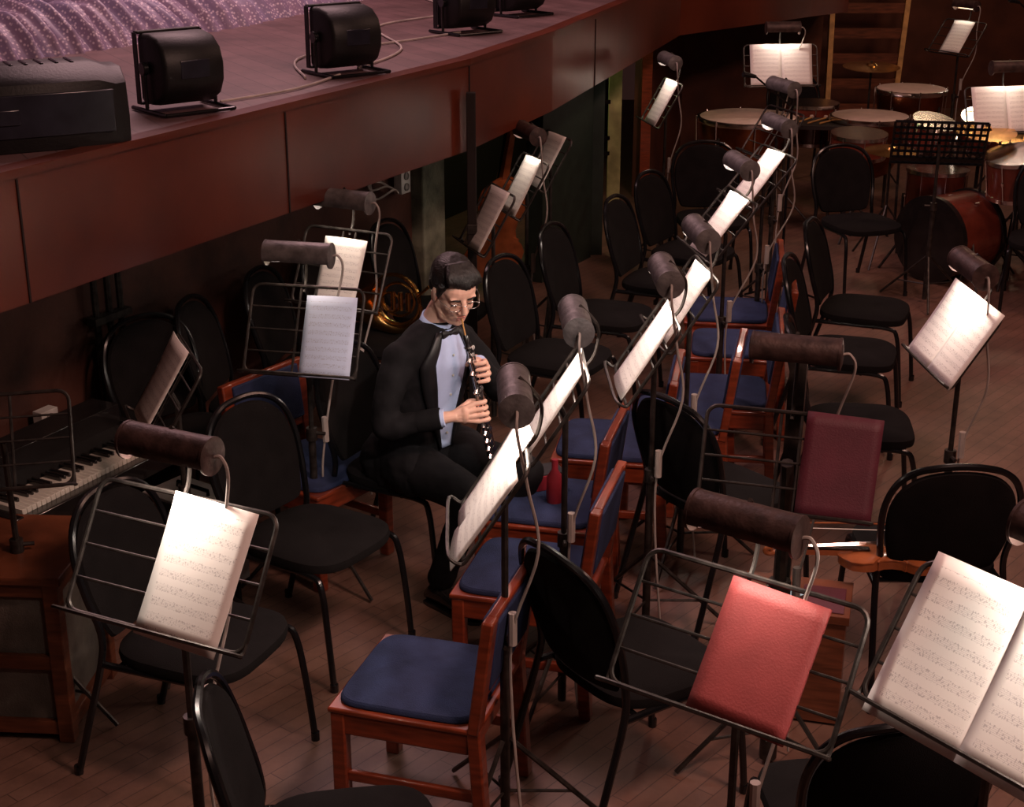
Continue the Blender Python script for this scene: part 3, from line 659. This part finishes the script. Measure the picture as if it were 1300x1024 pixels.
# ------------------------------------------------------------ strings + brass
def fiddle(L):
    b=B(); k=L/.355
    half=[(0,.0),(.004,.04),(.02,.075),(.05,.098),(.085,.103),(.115,.088),(.130,.072),(.135,.076),(.145,.062),(.175,.054),(.205,.058),(.225,.070),(.230,.066),(.245,.078),(.28,.083),(.315,.074),(.34,.045),(.353,.02),(.355,0)]
    out=[(x,y) for x,y in half]+[(x,-y) for x,y in half[-2:0:-1]]
    cx=.17
    def rg(s_,z): return [V(((cx+(x-cx)*s_)*k,y*s_*k,z*k)) for x,y in out]
    b.rings([rg(.6,-.002),rg(.96,.003),rg(.965,.033),rg(1,.033),rg(1,.037),rg(.9,.041),rg(.55,.048),rg(.15,.051)],'violin')
    b.add([V((x*k,y*k,z*k)) for x,y,z in((.30,-.012,.05),(.30,.012,.05),(.50,.010,.050),(.50,-.010,.05),(.33,-.012,.03),(.33,.012,.03),(.50,.009,.032),(.50,-.009,.032))],[(0,1,2,3),(4,7,6,5),(0,4,5,1),(1,5,6,2),(2,6,7,3),(3,7,4,0)],'violin')
    b.box((.375*k,0,.056*k),(.26*k,.026*k,.006*k),'ebony',MX.Rotation(R(-2),3,'Y'))
    b.box((.07*k,0,.056*k),(.11*k,.03*k,.005*k),'ebony'); b.box((.165*k,0,.062*k),(.003*k,.042*k,.028*k),'ladder')
    for q in(-1.5,-.5,.5,1.5): b.tube([V((.1*k,q*.005*k,.06*k)),V((.165*k,q*.009*k,.077*k)),V((.505*k,q*.004*k,.058*k))],.0006*k+.0002,'chrome',4)
    b.tube(smooth_path([V(p)*k for p in((.49,0,.045),(.54,0,.040),(.575,0,.030),(.592,0,.036),(.588,0,.05),(.576,0,.048),(.577,0,.04))],4),[.012*k,.011*k,.010*k,.010*k,.010*k,.007*k,.006*k],'violin',8)
    for q,s_ in((.515,1),(.53,-1),(.545,1),(.558,-1)): b.tube([V((q,0,.04))*k,V((q,s_*.034,.042))*k],.0035*k,'ebony',6); b.ell(V((q,s_*.036,.042))*k,(.006*k,.003*k,.006*k),'ebony',8)
    return b
vb=fiddle(.355); vb.ell((.04,.05,.052),(.035,.03,.008),'ebony',12)
obj('violin',vb.mesh('violin'),(1.45,4.55,.480),178)
b=B(); b.tube(smooth_path([(0,0,.0),(.35,0,.012),(.72,0,.0)],5),[.0045,.003],'violin',6); b.tube([(0.02,.0,-.012),(.71,0,-.012)],.0016,'ivory',4); b.box((.04,0,-.008),(.04,.01,.016),'ebony'); b.box((.715,0,-.006),(.012,.008,.016),'ivory')
obj('violin_bow',b.mesh('bow'),(1.58,4.78,.50),176)
cb=fiddle(.72); co=obj('cello',cb.mesh('cello'),(-.12,9.45,.10)); co.rotation_euler=(R(0),R(-72),R(-60))
b=B()
def arc(c,r,a0,a1,n=14,tw=0): return [V((c[0]+r*math.cos(R(a0+(a1-a0)*j/n)),c[1]+tw*j/n,c[2]+r*math.sin(R(a0+(a1-a0)*j/n)))) for j in range(n+1)]
b.tube(arc((0,0,.17),.13,0,690,60,.03),[.006,.010],'gold',8); b.tube(arc((.01,.03,.17),.085,30,390,24),.007,'gold',8); b.tube(arc((-.02,.0,.16),.05,0,360,18),.006,'gold',8)
bp_=smooth_path([(.13,.02,.15),(.11,.03,.06),(.0,.04,.015),(-.12,.03,.06),(-.19,-.0,.16)],8); b.tube(bp_,[.011,.014,.02,.035,.06,.14],'gold',20)
for q in range(3): b.tube([(.0+.04*q,-.015,.13),(.0+.04*q,-.015,.22)],.012,'gold',10)
b.tube([(.12,.0,.2),(.2,-.03,.27)],[.005,.009],'gold',8)
obj('french_horn',b.mesh('horn'),(-.58,7.10,.48),-20)
b=B(); b.lathe([(.03,0),(.032,.02),(.03,.10),(.012,.13),(.012,.17)],'wine',16); obj('drink_bottle',b.mesh('bottle'),(.16,5.15,.443))
b=B(); b.box((0,0,.03),(.20,.12,.06),'wine'); b.box((0,0,.062),(.19,.11,.006),'satin'); bev(obj('instrument_case',b.mesh('case',0),(.1,5.30,.443),20),.01)
b=B(); b.grid(lambda u,v:V(((u-.5)*.12,(v-.5)*.09,.006+.004*math.sin(u*9)*math.sin(v*7))),12,8,'teal'); obj('folded_cloth',b.mesh('cloth',180),(.90,4.44,.422),30)
b=B()
b.box((0,0,.2),(.34,.24,.38),'cabwood'); b.box((0,0,.40),(.36,.26,.03),'cabwood'); b.box((.09,-.02,.417),(.14,.18,.004),'maroon'); b.tube([(-.05,-.14,.36),(0,-.16,.38),(.05,-.14,.36)],.006,'stand'); bev(obj('storage_trunk',b.mesh('trunk',0),(.95,4.46,0),-15),.006)
# ------------------------------------------------------------ percussion
def legs3(b,r,z,n=4,r0=None):
    for k in range(n):
        a=R(45+360/n*k); b.tube([((r0 or r)*math.cos(a),(r0 or r)*math.sin(a),z),(r*1.05*math.cos(a),r*1.05*math.sin(a),.0)],.011,'stand',6)
def timp(x,y,r,z,name='timpani',sh='copper'):
    b=B(); b.lathe([(r*.18,z-.50),(r*.6,z-.44),(r*.88,z-.28),(r*.97,z-.10),(r,z-.02)],sh,32)
    b.lathe([(r*1.03,z-.035),(r*1.05,z-.02),(r*1.05,z),(r*.99,z+.003)],'chrome',32); b.lathe([(r,z-.001),(r*.97,z+.006),(r*.4,z+.007)],'skinhead',32)
    for k in range(8):
        a=R(45*k); c,s_=math.cos(a),math.sin(a); b.tube([(r*1.06*c,r*1.06*s_,z+.01),(r*1.04*c,r*1.04*s_,z-.2)],.006,'chrome',6)
    legs3(b,r*.95,z-.12,4); obj(name,b.mesh(name),(x,y,0))
timp(1.80,11.47,.37,.82); timp(2.80,11.75,.30,.78); timp(3.26,12.35,.28,.90)
def drum(x,y,r,h,z,tilt=(0,0,0),name='tom_drum',legs=True):
    e=empty(name,(x,y,0)); b=B(); b.lathe([(r,0),(r,h)],'drumred',32)
    for q in(0,h): b.lathe([(r*1.0,q-.02),(r*1.04,q-.015),(r*1.04,q+.012),(r*.99,q+.012)],'chrome',32)
    b.lathe([(r*.99,h+.003),(r*.6,h+.005),(r*.1,h+.005)],'skinhead',32)
    for k in range(8):
        a=R(45*k); c,s_=math.cos(a)*r*1.03,math.sin(a)*r*1.03; b.tube([(c,s_,.0),(c,s_,h)],.004,'chrome',5); b.ell((c,s_,h/2),(.011,.011,.02),'chrome',8)
    o=obj('shell',b.mesh(name),(0,0,z),parent=e); o.rotation_euler=[R(q) for q in tilt]
    b=B()
    if legs: legs3(b,r*1.05,z+h*.5,3)
    else: b.tube([(0,0,z),(0,.02,.0)],.014,'stand',8); [b.tube([(0,0,.25),(.28*math.cos(R(120*k)),.28*math.sin(R(120*k)),.0)],.009,'stand',6) for k in range(3)]
    obj('legs',b.mesh('legs'),parent=e)
drum(3.00,10.45,.21,.36,.26); drum(3.42,10.9,.17,.2,.72,(18,0,0),legs=False); drum(3.05,10.95,.16,.18,.70,(15,8,0),legs=False); drum(2.55,11.0,.20,.15,.62,(4,0,0),'snare_drum',False)
drum(3.34,9.75,.20,.25,.62,(8,-10,0),legs=False); drum(2.42,12.2,.22,.3,.5)
b=B(); b.M=MX.Translation(V((0,0,.29)))@MX.Rotation(R(90),4,'X'); r=.28; b.lathe([(r,-.2),(r,.2)],'drumred',36)
for q in(-.2,.2): b.lathe([(r*.99,q-.02),(r*1.05,q-.02),(r*1.05,q+.02),(r*.99,q+.02)],'ebony',36)
b.lathe([(r*.98,.202),(r*.5,.204),(r*.05,.204)],'blackplastic',36); b.lathe([(r*.98,-.202),(r*.5,-.204),(r*.05,-.204)],'skinhead',36); b.M=MX.Identity(4)
for s_ in(-1,1): b.tube([(s_*.27,-.1,.3),(s_*.42,-.2,0)],.01,'stand',6)
obj('bass_drum',b.mesh('bd'),(2.96,9.88,0),-55)
def cymbal(x,y,z,r,tx=8):
    b=B(); b.M=MX.Translation(V((0,0,z)))@MX.Rotation(R(tx),4,'X'); b.lathe([(r,0),(r*.6,.008),(r*.2,.014),(r*.15,.03),(.01,.035)],'gold',36); b.M=MX.Identity(4)
    b.tube([(0,0,z+.05),(0,0,.2)],.009,'stand',8)
    for k in range(3): b.tube([(0,0,.4),(.3*math.cos(R(120*k)),.3*math.sin(R(120*k)),0)],.008,'stand',6)
    obj('cymbal',b.mesh('cymbal'),(x,y,0))
cymbal(3.55,10.3,.85,.22); cymbal(2.62,10.3,.78,.18,4); cymbal(3.75,11.6,.95,.24,-6); cymbal(3.05,12.9,1.0,.24,4); cymbal(3.15,9.95,.98,.20,10)
b=B()
b.box((0,0,.72),(.8,.40,.03),'dark'); legs3(b,.3,.7,4)
for k in range(6): b.tube([(-.33+.09*k,-.13,.745),(-.26+.11*k,.13,.745)],.007,'ladder',6); b.ell((-.26+.11*k,.14,.75),(.018,.018,.018),'skinhead',8)
obj('percussion_table',b.mesh('ptable'),(2.28,11.75,0),-8)
for x,y,h_ in ((1.72,9.25,1.25),(3.55,9.0,1.35),(3.9,11.2,1.5)):
    b=B(); b.tube([(0,0,0),(0,0,h_)],.009,'tube',8); b.tube([(0,0,h_),(-.25,-.1,h_+.2)],.006,'tube',6); b.tube([(-.25,-.1,h_+.2),(-.33,-.13,h_+.22)],[.011,.018],'blackplastic',8)
    for k in range(3): b.tube([(0,0,.12),(.26*math.cos(R(120*k+20)),.26*math.sin(R(120*k+20)),.008)],.008,'tube',6)
    obj('microphone_stand',b.mesh('mic'),(x,y,0))
# ladder
b=B(); A0,A1,B0,B1=V((3.20,15.3,0)),V((3.36,16.3,2.9)),V((3.86,15.3,0)),V((4.26,16.3,2.9))
b.beam(A0,A1,.09,.05,'ladder',up=(1,0,0)); b.beam(B0,B1,.09,.05,'ladder',up=(1,0,0))
for k in range(1,12): b.beam(A0.lerp(A1,k/12),B0.lerp(B1,k/12),.03,.10,'cabwood')
obj('wooden_ladder',b.mesh('ladder',0))
# ------------------------------------------------------------ lights
w=bpy.data.worlds.new('world'); sc.world=w; w.use_nodes=True; w.node_tree.nodes['Background'].inputs[0].default_value=(1,.42,.36,1); w.node_tree.nodes['Background'].inputs[1].default_value=.018
light('stage_wash','AREA',(-1.5,9,5.5),(-.8,7,1.8),165,(1,.60,.62),2.5,2.5)
light('pit_wash','AREA',(2.2,2.0,5.2),(.4,6.0,0),145,(1,.58,.47),.8,.8)
light('pit_wash_far','AREA',(4.0,8.0,5.0),(2.2,10.5,.5),55,(1,.55,.42),1.0,1.0)
light('follow_spot','SPOT',(1.05,1.2,3.9),(-.2,5.3,1.0),330,(1,.87,.80),.08,spot=14)
light('corridor_bulb','POINT',(.25,11.6,1.5),(0,0,0),6,(.85,1,.45),.1)
light('ladder_fill','POINT',(4.4,13.6,3.6),(0,0,0),48,(1,.68,.42),.15)  # unseen fill light, added to brighten the ladder
